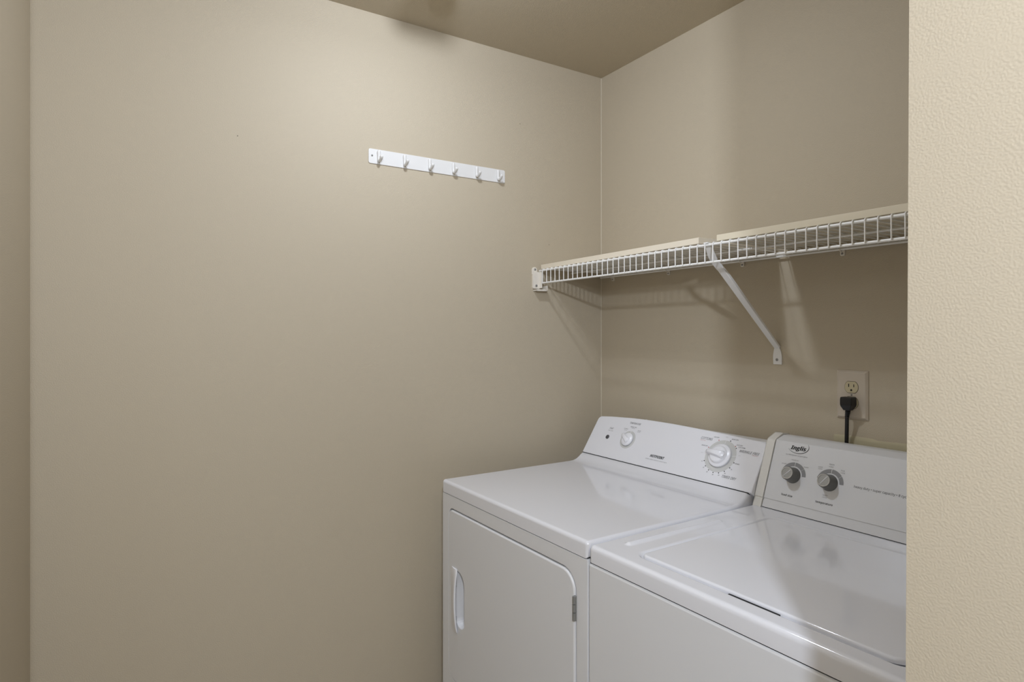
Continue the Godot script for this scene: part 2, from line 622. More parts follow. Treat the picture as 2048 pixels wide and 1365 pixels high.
func dryer() -> void:
	var t := thing("dryer", "white front-loading clothes dryer in the corner with two white knobs on its arched console", "dryer", DRYER_AT, TURN)
	var w := 0.688
	var deck := 0.929
	var seam := 0.8905
	# cabinet with an opening for the door
	var outer := Mb.rrect(0, w, 0.05, seam - 0.0012, [0.003, 0.003, 0.003, 0.003], 2)
	var hole := Mb.rrect(0.0425, 0.6495, 0.337, 0.8515, [0.042, 0.047, 0.047, 0.024], 8)
	var pr := pair(outer, hole, Vector2(0.345, 0.6))
	var I := Transform3D()
	var mb := Mb.new()
	var wide := Mb.inset(pr[1], -0.0025)
	mb.loft([Mb.lift(pr[0], -0.66, I), Mb.lift(pr[0], -0.003, I), Mb.lift(Mb.inset(pr[0], 0.0009), -0.0009, I), Mb.lift(Mb.inset(pr[0], 0.003), 0, I), Mb.lift(wide, 0, I), Mb.lift(Mb.inset(wide, 0.0017), -0.0007, I), Mb.lift(pr[1], -0.0025, I), Mb.lift(pr[1], -0.030, I)])
	part("cabinet", mb, M.cabinet, t, 35.0)
	var toe := Mb.new()
	toe.box(Vector3(w / 2, 0.025, -0.33), Vector3(w - 0.03, 0.05, 0.6))
	part("base", toe, M.gap, t)
	# door with a finger well
	var dl := Mb.rrect(0.0457, 0.6463, 0.340, 0.8480, [0.039, 0.044, 0.044, 0.021], 8)
	var well := Mb.rrect(0.094, 0.142, 0.512, 0.675, [0.022, 0.02, 0.036, 0.010], 6)
	var pd := pair(dl, well, Vector2(0.118, 0.585))
	var f := 0.005
	var door := Mb.new()
	var rings := [Mb.lift(pd[0], -0.0296, I)]
	for k in 5:
		var a := PI / 2 * k / 4
		rings.append(Mb.lift(Mb.inset(pd[0], f * (1 - cos(a))), 0.0025 - f * (1 - sin(a)), I))
	rings.append(Mb.lift(Mb.inset(pd[1], -0.002), 0.0025, I))
	rings.append(Mb.lift(pd[1], 0.0012, I))
	rings.append(Mb.lift(Mb.inset(pd[1], 0.0012), -0.012, I))
	rings.append(Mb.lift(Mb.inset(pd[1], 0.0045), -0.022, I))
	rings.append(Mb.lift(Mb.inset(pd[1], 0.009), -0.025, I))
	door.loft(rings)
	var dn := part("door", door, M.cabinet, t, 35.0)
	# grip: a bowed vane over the left half of the well
	var grip := Mb.new()
	var gr := []
	for k in 25:
		var s := float(k) / 24.0
		var y := lerpf(0.680, 0.492, s)
		var bow := pow(sin(PI * clampf(s, 0.0, 1.0)), 0.75)
		var h := 0.0055 + 0.0098 * bow
		var e := 0.0035 if k == 0 or k == 24 else 0.0
		gr.append(PackedVector3Array([Vector3(0.064 + e, y, 0.0015), Vector3(0.064 + e, y, 0.0032), Vector3(0.078, y, 0.0035 + 0.30 * h), Vector3(0.094, y, 0.0025 + 0.8 * h), Vector3(0.1035 - e * 0.3, y, 0.0025 + h - e * 0.5), Vector3(0.107 - e * 0.5, y, 0.0015 + h - e * 0.5), Vector3(0.1075 - e, y, h - 0.0015), Vector3(0.103 - e, y, h - 0.004), Vector3(0.096, y, 0.001)]))
	grip.loft(gr)
	part("handle", grip, M.knob_white, dn, 50.0).set_meta("label", "bowed white finger grip")
	# hinge knuckles on the right edge of the door
	var hg := Mb.new()
	for k in 3:
		var y0 := 0.7435 + 0.0182 * k
		hg.tube([Vector3(0.6475, y0 + 0.0006, 0.0045), Vector3(0.6475, y0 + 0.0176, 0.0045)], 0.0036, 12)
	hg.box(Vector3(0.6475, 0.7708, 0.0005), Vector3(0.008, 0.055, 0.004))
	part("hinge", hg, M.hinge, t).set_meta("label", "dark metal door hinge")
	# top with its rounded edges and the riser that sweeps up to the console
	var prof := PackedVector2Array()
	prof.append(Vector2(-0.66, seam + 0.0012))
	prof.append(Vector2(0.001, seam + 0.0012))
	prof.append_array(arc_pts(Vector2(-0.008, deck - 0.009), 0.009, 0, 90, 6))
	prof.append(Vector2(-0.25, deck))
	prof.append_array(PackedVector2Array([Vector2(-0.50, deck), Vector2(-0.516, deck + 0.0008), Vector2(-0.530, deck + 0.0045), Vector2(-0.542, deck + 0.011), Vector2(-0.552, deck + 0.0185), Vector2(-0.560, deck + 0.0235)]))
	prof.append(Vector2(-0.575, deck + 0.0238))
	prof.append(Vector2(-0.66, deck + 0.0238))
	var top := Mb.new()
	profile_loft(top, prof, 0.0, w + 0.001, 0.0085)
	part("worktop", top, M.enamel, t, 50.0)
	# console face, tilted, with an arched top edge
	var th := deg_to_rad(33.242)
	var U := Vector3(0, cos(th), -sin(th))
	var N := Vector3(0, sin(th), cos(th))
	var R := Vector3.RIGHT
	var fo := Vector3(0, 0.9543, -0.5600)
	var face := PackedVector2Array([Vector2(0.0035, 0.0005), Vector2(0.697, 0.0005)])
	face.append_array(arc_pts(Vector2(0.677, 0.1355), 0.0165, 0, 80, 6))
	for q in [Vector2(0.631, 0.1541), Vector2(0.537, 0.1584), Vector2(0.446, 0.1612), Vector2(0.346, 0.1636), Vector2(0.25, 0.1634), Vector2(0.173, 0.1612), Vector2(0.069, 0.1545)]:
		face.append(q)
	face.append_array(arc_pts(Vector2(0.0215, 0.133), 0.0165, 95, 172, 6))
	var cons := Mb.new()
	cons.plate(face, -0.03, 0.0, 0.0035, Transform3D(Basis(R, U, N), fo), 4)
	var cn := part("console", cons, M.dryer_face, t, 40.0)
	# dark joints: under the console and under the worktop
	var joint := Mb.new()
	joint.loft([PackedVector3Array([fo + R * 0.005 - U * 0.001 - N * 0.0012, fo + R * 0.688 - U * 0.001 - N * 0.0012, fo + R * 0.688 + U * 0.003 - N * 0.0012, fo + R * 0.005 + U * 0.003 - N * 0.0012]), PackedVector3Array([fo + R * 0.005 - U * 0.001 - N * 0.02, fo + R * 0.688 - U * 0.001 - N * 0.02, fo + R * 0.688 + U * 0.003 - N * 0.02, fo + R * 0.005 + U * 0.003 - N * 0.02])])
	part("joint", joint, M.gap, t)
	joint = Mb.new()
	joint.box(Vector3(w / 2, seam, -0.33), Vector3(w - 0.012, 0.006, 0.648), 0.0005)
	part("joint", joint, M.gap, t)
	# steel rear housing of the console
	var hp := PackedVector2Array([Vector2(-0.592, deck + 0.0239), Vector2(-0.6560, 1.0790), Vector2(-0.694, 1.0790), Vector2(-0.694, deck + 0.0239)])
	hp.reverse()
	var house := Mb.new()
	profile_loft(house, hp, 0.19, w - 0.002, 0.003, 2)
	part("console_housing", house, M.cabinet, t)
	# prints
	var P := func(x: float, s: float) -> Vector3: return fo + R * x + U * s
	for q in [["START", 0.0944, 0.1089, 0.0200, 0.0062, 0, M.ink], ["PUSH TO START", 0.0950, 0.0999, 0.0255, 0.0032, 0, M.ink_grey], ["TEMPERATURE", 0.1930, 0.1413, 0.0520, 0.0070, 0, M.ink], ["COTTONS", 0.1621, 0.1171, 0.0195, 0.0033, 0, M.ink], ["HIGH HEAT", 0.1625, 0.1118, 0.0150, 0.0023, 0, M.ink_grey], ["WRINKLE FREE", 0.1923, 0.1275, 0.0300, 0.0036, 0, M.ink], ["MEDIUM", 0.1929, 0.1228, 0.0150, 0.0023, 0, M.ink_grey], ["FLUFF", 0.2245, 0.1176, 0.0140, 0.0033, 0, M.ink], ["NO HEAT", 0.2242, 0.1126, 0.0140, 0.0023, 0, M.ink_grey], ["HOTPOINT", 0.3426, 0.0425, 0.0589, 0.0092, 1, M.ink], ["EXTRA LARGE CAPACITY HEAVY DUTY", 0.3438, 0.0300, 0.0900, 0.0032, 0, M.ink_grey], ["COTTONS", 0.4954, 0.1328, 0.0425, 0.0079, 0, M.ink], ["LESS DRY", 0.5272, 0.1421, 0.0198, 0.0034, 0, M.ink], ["OFF", 0.5618, 0.1473, 0.0082, 0.0024, 0, M.ink_pale], ["MORE DRY", 0.5904, 0.1441, 0.0231, 0.0034, 0, M.ink], ["LESS DRY", 0.6113, 0.1293, 0.0201, 0.0034, 0, M.ink], ["COOL DOWN", 0.6200, 0.1232, 0.0231, 0.0034, 0, M.ink], ["WRINKLE FREE", 0.6482, 0.1130, 0.0642, 0.0076, 0, M.ink], ["OFF", 0.6228, 0.0985, 0.0063, 0.0023, 0, M.ink_pale], ["80 MIN", 0.6253, 0.0731, 0.0138, 0.0034, 0, M.ink], ["70", 0.6136, 0.0537, 0.0047, 0.0034, 0, M.ink], ["60", 0.5986, 0.0389, 0.0050, 0.0034, 0, M.ink]]:
		letters(q[0], P.call(q[1], q[2]), R, U, N, q[3], q[4], q[6], cn, q[5] == 1, 0.22)
	for q in [["50", 0.5814, 0.0297, 0.0050, 0.0034, M.ink], ["40", 0.5617, 0.0273, 0.0052, 0.0034, M.ink], ["30", 0.5400, 0.0318, 0.0046, 0.0034, M.ink], ["20", 0.5229, 0.0425, 0.0046, 0.0034, M.ink], ["10", 0.5098, 0.0603, 0.0046, 0.0034, M.ink], ["TIMED DRY", 0.6151, 0.0293, 0.0480, 0.0077, M.ink], ["MORE DRY", 0.4976, 0.1098, 0.0220, 0.0034, M.ink], ["OFF", 0.4985, 0.0864, 0.0090, 0.0023, M.ink_pale], ["HIGH HEAT", 0.4850, 0.1257, 0.0199, 0.0020, M.ink_red], ["MEDIUM HEAT", 0.6691, 0.1064, 0.0185, 0.0019, M.ink_red]]:
		letters(q[0], P.call(q[1], q[2]), R, U, N, q[3], q[4], q[5], cn, false, 0.22)
	# printed rings, their dots and the white gaps
	var big: Vector3 = P.call(0.5628, 0.0866)
	band("dial_ring", big, R, U, N, 0.036, 0.0505, 92, 165, M.ring, cn)
	band("dial_ring", big, R, U, N, 0.036, 0.0505, 11, 90, M.ring, cn)
	band("dial_ring", big, R, U, N, 0.036, 0.0505, -176, 9, M.ring, cn)
	for q in [[0.5131, 0.1064, 1], [0.5383, 0.134, 1], [0.5773, 0.1374, 0], [0.5993, 0.124, 1], [0.6039, 0.1187, 0], [0.6139, 0.0747, 0], [0.6069, 0.0577, 0], [0.5945, 0.0441, 0], [0.5785, 0.036, 0], [0.5604, 0.0337, 0], [0.5428, 0.0381, 0], [0.5275, 0.0481, 0], [0.5162, 0.0631, 0]]:
		var dot := Mb.new()
		dot.lathe([Vector2(0.0016, 0.0), Vector2(0.0016, 0.0005), Vector2(0.0005, 0.0006)], 10, Transform3D(Basis(R, N, -U), P.call(q[0], q[1])))
		part("dial_dot", dot, M.ink_red if q[2] else M.ink, cn)
	var small: Vector3 = P.call(0.1905, 0.0790)
	band("dial_ring", small, R, U, N, 0.022, 0.0325, 95, 150, M.ring, cn)
	band("dial_ring", small, R, U, N, 0.022, 0.0325, -200, 90, M.ring, cn)
	# push button
	var bt := Mb.new()
	bt.lathe([Vector2(0.0075, 0.0), Vector2(0.0075, 0.0018), Vector2(0.0062, 0.0028), Vector2(0.0005, 0.0031)], 28, Transform3D(Basis(R, N, -U), P.call(0.0936, 0.0745)))
	part("start_button", bt, M.button, t).set_meta("label", "dark grey round push button")
	wing_knob(t, "temperature_knob", small, R, U, N, 0.0240, 149.0, 0.020, 0.0285, 0.017)
	wing_knob(t, "timer_knob", big, R, U, N, 0.0362, 176.0, 0.030, 0.0400, 0.025)


# round white knob with a tapering wing that points at angle deg
func wing_knob(t: Node3D, called: String, c: Vector3, R: Vector3, U: Vector3, N: Vector3, r: float, deg: float, high: float, reach: float, back: float) -> void:
	var k := Mb.new()
	k.lathe([Vector2(r - 0.005, 0.0), Vector2(r - 0.005, 0.0022), Vector2(r - 0.0004, 0.0024), Vector2(r, 0.003), Vector2(r, 0.0060), Vector2(r - 0.002, 0.008), Vector2(r * 0.78, 0.0092), Vector2(r * 0.74, 0.0105), Vector2(r * 0.70, high * 0.52), Vector2(r * 0.6, high * 0.6), Vector2(0.001, high * 0.66)], 44, Transform3D(Basis(R, N, -U), c))
	var kn := part(called, k, M.knob_white, t, 50.0)
	var a := deg_to_rad(deg)
	var d := R * cos(a) + U * sin(a)
	var s := N.cross(d)
	var wing := Mb.new()
	var rings := []
	for i in 13:
		var u := float(i) / 12.0
		var along := lerpf(-back, reach, u)
		var wid := lerpf(0.0125, 0.0058, pow(u, 0.8)) * (r / 0.036 * 0.5 + 0.5)
		var top := high * (0.7 + 0.3 * sin(PI * minf(u * 0.9 + 0.12, 1.0)))
		var foot := 0.0045
		if i == 0 or i == 12:
			wid *= 0.55
			top -= 0.003
		var p := c + d * along
		rings.append(PackedVector3Array([p - s * wid * 1.2 + N * foot, p - s * wid * 1.05 + N * top * 0.75, p - s * wid * 0.75 + N * (top - 0.0012), p - s * wid * 0.4 + N * top, p + s * wid * 0.4 + N * top, p + s * wid * 0.75 + N * (top - 0.0012), p + s * wid * 1.05 + N * top * 0.75, p + s * wid * 1.2 + N * foot]))
	wing.loft(rings)
	part("wing_grip", wing, M.knob_white, kn, 45.0)
	var mark := Mb.new()
	var mp := c + d * (reach - 0.0085) + N * high * 0.68
	mark.loft([PackedVector3Array([mp - s * 0.0005, mp + s * 0.0005, mp + s * 0.0005 + d * 0.0042, mp - s * 0.0005 + d * 0.0042]), PackedVector3Array([mp - s * 0.0005 + N * high * 0.085, mp + s * 0.0005 + N * high * 0.085, mp + s * 0.0005 + N * high * 0.085 + d * 0.0042, mp - s * 0.0005 + N * high * 0.085 + d * 0.0042])])
	part("pointer_mark", mark, M.ink, kn)


# ------------------------------------------------------------------ washer
func sd_rrect(p: Vector2, lo: Vector2, hi: Vector2, r: float) -> float:
	var q := (p - (lo + hi) / 2).abs() - (hi - lo) / 2 + Vector2(r, r)
	return q.max(Vector2.ZERO).length() + minf(maxf(q.x, q.y), 0.0) - r

const WX := 0.686
const LID_LO := Vector2(0.1075, -0.5005)
const LID_HI := Vector2(0.611, -0.050)

func top_height(p: Vector2) -> float:
	var h := 0.0
	# rounded front and side edges
	var d := -sd_rrect(p, Vector2(0, -0.7), Vector2(WX, 0), 0.012)
	var r := 0.011
	if d < r:
		h -= r - sqrt(maxf(0.0, r * r - (r - d) * (r - d)))
	# the bed that the lid lies in
	var s := sd_rrect(p, LID_LO - Vector2(0.003, 0.003), LID_HI + Vector2(0.003, 0.003), 0.02)
	h -= 0.0085 * smoothstep(0.009, -0.001, s)
	# pressed bead along the left
	var a := Vector2(0.047, -0.075)
	var b := Vector2(0.051, -0.370)
	var u := clampf((p - a).dot(b - a) / (b - a).length_squared(), 0.0, 1.0)
	h += 0.0055 * smoothstep(0.0115, 0.0, p.distance_to(a.lerp(b, u)))
	var a2 := Vector2(WX - 0.047, -0.075)
	var b2 := Vector2(WX - 0.051, -0.370)
	u = clampf((p - a2).dot(b2 - a2) / (b2 - a2).length_squared(), 0.0, 1.0)
	h += 0.0055 * smoothstep(0.0115, 0.0, p.distance_to(a2.lerp(b2, u)))
	# finger scoop at the front of the lid
	var e := Vector2((p.x - 0.366) / 0.062, (p.y + 0.052) / 0.0135).length()
	h -= 0.013 * smoothstep(1.0, 0.55, e)
	return h


func washer() -> void:
	var yaw := deg_to_rad(TURN)
	var at := DRYER_AT + Vector3(cos(yaw), 0, -sin(yaw)) * 0.6905
	var t := thing("washing_machine", "white top-loading washing machine with closed lid and two silver-capped grey knobs", "washing machine", at, TURN)
	var deck := 0.924
	var seam := 0.8862
	# front and sides
	var body := Mb.new()
	body.plate(Mb.rrect(0, WX, 0.03, seam - 0.0014, [0.003, 0.003, 0.007, 0.007], 4), -0.66, 0.0, 0.006, Transform3D(), 4)
	part("cabinet", body, M.cabinet, t)
	# top: a pressed sheet
	var grid := Mb.new()
	var xs := 260
	var zs := 230
	var z_back := -0.655
	var pts := []
	for j in zs + 1:
		var row := PackedVector3Array()
		for i in xs + 1:
			# finer towards the rims
			var p := Vector2(rim_step(float(i) / xs) * WX, z_back * (1.0 - rim_front(float(j) / zs)))
			var c := Vector2(0.012 if p.x < WX / 2 else WX - 0.012, -0.012)
			var off := p - c
			if p.y > -0.012 and (p.x < 0.012 or p.x > WX - 0.012) and off.length() > 0.012:
				p = c + off.normalized() * 0.012
			row.append(Vector3(p.x, deck + top_height(p), p.y))
		pts.append(row)
	for j in zs:
		for i in xs:
			grid.quad(pts[j][i], pts[j + 1][i], pts[j + 1][i + 1], pts[j][i + 1])
	# its skirt
	var edge := PackedVector3Array()
	for j in zs + 1: edge.append(pts[j][0])
	for i in range(1, xs + 1): edge.append(pts[zs][i])
	for j in range(zs - 1, -1, -1): edge.append(pts[j][xs])
	var lower := PackedVector3Array()
	for p in edge: lower.append(Vector3(p.x, seam + 0.0014, p.z))
	for k in edge.size() - 1:
		grid.quad(edge[k], lower[k], lower[k + 1], edge[k + 1])
	lower.reverse()
	grid.cap(lower)
	part("top_panel", grid, M.enamel, t, 60.0)
	# lid
	var lid := Mb.new()
	var flat := Transform3D(Basis(Vector3.RIGHT, Vector3.FORWARD, Vector3.UP), Vector3(0, deck, 0))
	var lp := Mb.rrect(LID_LO.x, LID_HI.x, -LID_HI.y, -LID_LO.y, [0.014, 0.03, 0.022, 0.018], 8)
	lid.plate(lp, -0.0058, 0.0024, 0.0045, flat, 4)
	part("lid", lid, M.enamel, t, 40.0)
	# finger slot under the lid edge; a black block paints its shade
	var slot := Mb.new()
	slot.plate(PackedVector2Array([Vector2(0.322, 0.0455), Vector2(0.330, 0.0405), Vector2(0.409, 0.0405), Vector2(0.420, 0.0455), Vector2(0.420, 0.056), Vector2(0.322, 0.056)]), -0.012, -0.0032, 0.0, flat, 1)
	part("finger_slot_shade", slot, M.gap, t).set_meta("label", "black block painted as the shade in the finger slot below the lid edge")
	# console: profile (z, y) swept along x
	var th := deg_to_rad(20.988)
	var U := Vector3(0, cos(th), -sin(th))
	var N := Vector3(0, sin(th), cos(th))
	var R := Vector3.RIGHT
	var fo := Vector3(0, 0.9221, -0.5690)
	var q := func(s: float, n: float) -> Vector2: return Vector2(fo.z + U.z * s + N.z * n, fo.y + U.y * s + N.y * n)
	var prof := PackedVector2Array([q.call(0.004, -0.02), q.call(0.004, 0.0), q.call(0.0215, 0.0), q.call(0.0215, -0.0016), q.call(0.0275, -0.0016), q.call(0.0275, 0.0), q.call(0.1845, 0.0), q.call(0.1865, -0.0012), Vector2(-0.664, 1.1035), Vector2(-0.668, 1.1045), Vector2(-0.692, 1.1035), Vector2(-0.692, 0.926)])
	prof.reverse()
	var cons := Mb.new()
	profile_loft(cons, prof, 0.032, WX - 0.032, 0.0006, 1)
	var cn := part("console", cons, M.cabinet, t, 30.0)
	var strip := Mb.new()
	var sc: Vector2 = q.call(0.0245, -0.0008)
	strip.loft([PackedVector3Array([Vector3(0.032, sc.y - 0.003, sc.x), Vector3(WX - 0.032, sc.y - 0.003, sc.x), Vector3(WX - 0.032, sc.y + 0.0015, sc.x - 0.0022), Vector3(0.032, sc.y + 0.0015, sc.x - 0.0022)]), PackedVector3Array([Vector3(0.032, sc.y - 0.003, sc.x - 0.002), Vector3(WX - 0.032, sc.y - 0.003, sc.x - 0.002), Vector3(WX - 0.032, sc.y + 0.0015, sc.x - 0.0042), Vector3(0.032, sc.y + 0.0015, sc.x - 0.0042)])])
	part("groove_strip", strip, M.stripe, cn).set_meta("label", "grey stripe in the groove")
	var joint := Mb.new()
	joint.box(Vector3(WX / 2, 0.9255, -0.615), Vector3(WX - 0.02, 0.0045, 0.088), 0.0005)
	part("joint", joint, M.gap, t)
	joint = Mb.new()
	joint.box(Vector3(WX / 2, seam, -0.33), Vector3(WX - 0.007, 0.006, 0.653), 0.0005)
	part("joint", joint, M.gap, t)
	for side in 2:
		var cp := PackedVector2Array([q.call(0.001, -0.02), q.call(0.001, 0.003), q.call(0.0225, 0.0025), q.call(0.0232, 0.001), q.call(0.0268, 0.001), q.call(0.0275, 0.003), q.call(0.176, 0.003), q.call(0.183, 0.0015), q.call(0.188, -0.0025), Vector2(-0.6635, 1.1068), Vector2(-0.668, 1.1085), Vector2(-0.694, 1.1055), Vector2(-0.694, 0.9245)])
		cp.reverse()
		var cap := Mb.new()
		var x := 0.0075 if side == 0 else WX - 0.0075 - 0.0235
		profile_loft(cap, cp, x, x + 0.0235, 0.0016, 2)
		part("end_cap", cap, M.cap, t, 30.0)
	# prints
	var P := func(x: float, s: float) -> Vector3: return fo + R * x + U * s
	for k in [["by Whirlpool Corporation", 0.0968, 0.1512, 0.0599, 0.0046, M.ink_grey, 0.2], ["medium", 0.0954, 0.1392, 0.0181, 0.0031, M.ink_grey, 0], ["small", 0.0674, 0.1260, 0.0127, 0.0031, M.ink_grey, 0], ["super", 0.1286, 0.1258, 0.0126, 0.0033, M.ink_grey, 0], ["load size", 0.0931, 0.0469, 0.0304, 0.0055, M.ink, 0], ["temperature", 0.1900, 0.0475, 0.0428, 0.0066, M.ink, 0], ["cold", 0.1637, 0.1345, 0.0105, 0.0030, M.ink_grey, 0], ["cold", 0.1642, 0.1293, 0.0100, 0.0030, M.ink_grey, 0], ["warm", 0.1905, 0.1450, 0.0125, 0.0025, M.ink_grey, 0], ["cold", 0.1902, 0.1392, 0.0100, 0.0030, M.ink_grey, 0], ["hot", 0.2198, 0.1352, 0.0092, 0.0030, M.ink_grey, 0], ["cold", 0.2204, 0.1294, 0.0100, 0.0030, M.ink_grey, 0], ["wash", 0.1890, 0.0685, 0.0122, 0.0030, M.ink_grey, 0], ["rinse", 0.1889, 0.0626, 0.0112, 0.0029, M.ink_grey, 0], ["heavy duty • super capacity • 8 cycles", 0.3132, 0.1026, 0.1226, 0.0080, M.ink, 0]]:
		letters(k[0], P.call(k[1], k[2]), R, U, N, k[3], k[4], k[5], cn, k[0] in ["load size", "temperature"], k[6])
	letters("Inglis", P.call(0.0980, 0.1700), R, U, N, 0.0440, 0.0148, M.ink, cn, true, 0.28)
	for k in [[0.1640, 0.1318], [0.1903, 0.1424], [0.2201, 0.1324], [0.1890, 0.0656]]:
		var b := Mb.new()
		b.plate(PackedVector2Array([Vector2(k[0] - 0.005, k[1] - 0.0001), Vector2(k[0] + 0.005, k[1] - 0.0001), Vector2(k[0] + 0.005, k[1] + 0.0001), Vector2(k[0] - 0.005, k[1] + 0.0001)]), 0, 0.0003, 0.0, Transform3D(Basis(R, U, N), fo), 1)
		part("print_line", b, M.ink_grey, cn)
	band("logo_swoosh", P.call(0.0975, 0.1745), R * 1.0, U * 0.62, N, 0.0262, 0.0285, 203, 392, M.ink, cn, 0.0003, true)
	for k in 2:
		var c: Vector3 = P.call(0.098, 0.0995) if k == 0 else P.call(0.1935, 0.0995)
		for seg in [[2.0, 38.0], [39.5, 88.5], [91.5, 168.0]]:
			band("dial_arc", c, R, U, N, 0.0238, 0.0338, seg[0], seg[1], M.ring_dark, cn)
		var xf := Transform3D(Basis(R, N, -U), c)
		var kb := Mb.new()
		kb.lathe([Vector2(0.0205, 0.0005), Vector2(0.0205, 0.002), Vector2(0.0195, 0.003), Vector2(0.0172, 0.026), Vector2(0.0165, 0.0275), Vector2(0.0155, 0.028), Vector2(0.001, 0.028)], 40, xf)
		var kn := part("load_knob" if k == 0 else "temperature_knob", kb, M.knob_dark, t, 40.0)
		kn.set_meta("label", "dark grey knob with a silver cap")
		var face := Mb.new()
		face.lathe([Vector2(0.0152, 0.0279), Vector2(0.0152, 0.0290), Vector2(0.0145, 0.0294), Vector2(0.0138, 0.0290), Vector2(0.0130, 0.0284), Vector2(0.001, 0.0284)], 40, xf)
		part("knob_cap", face, M.silver, kn, 25.0)
		band("cap_rim", c + N * 0.0291, R, U, N, 0.0137, 0.0152, 0, 360, M.chrome, kn, 0.0005)
		var ptr := Mb.new()
		var a := deg_to_rad(48.0 if k == 0 else 55.0)
		var dx := R * cos(a) + U * sin(a)
		var px := N.cross(dx)
		var o := c + N * 0.0284
		ptr.loft([PackedVector3Array([o - dx * 0.0132 - px * 0.0005, o - dx * 0.0132 + px * 0.0005, o - dx * 0.0132 + px * 0.0003 + N * 0.0008, o - dx * 0.0132 - px * 0.0003 + N * 0.0008]), PackedVector3Array([o + dx * 0.0132 - px * 0.0012, o + dx * 0.0132 + px * 0.0012, o + dx * 0.0132 + px * 0.0008 + N * 0.0012, o + dx * 0.0132 - px * 0.0008 + N * 0.0012])])
		part("pointer", ptr, M.knob_white, kn)

func rim_step(u: float) -> float:
	# 0..1 with a third of the steps in the outer 4 percent on each side
	if u < 0.12: return u / 0.12 * 0.03
	if u > 0.88: return 1.0 - (1.0 - u) / 0.12 * 0.03
	return lerpf(0.03, 0.97, (u - 0.12) / 0.76)

func rim_front(u: float) -> float:
	if u > 0.75: return lerpf(0.88, 1.0, (u - 0.75) / 0.25)
	return u / 0.75 * 0.88


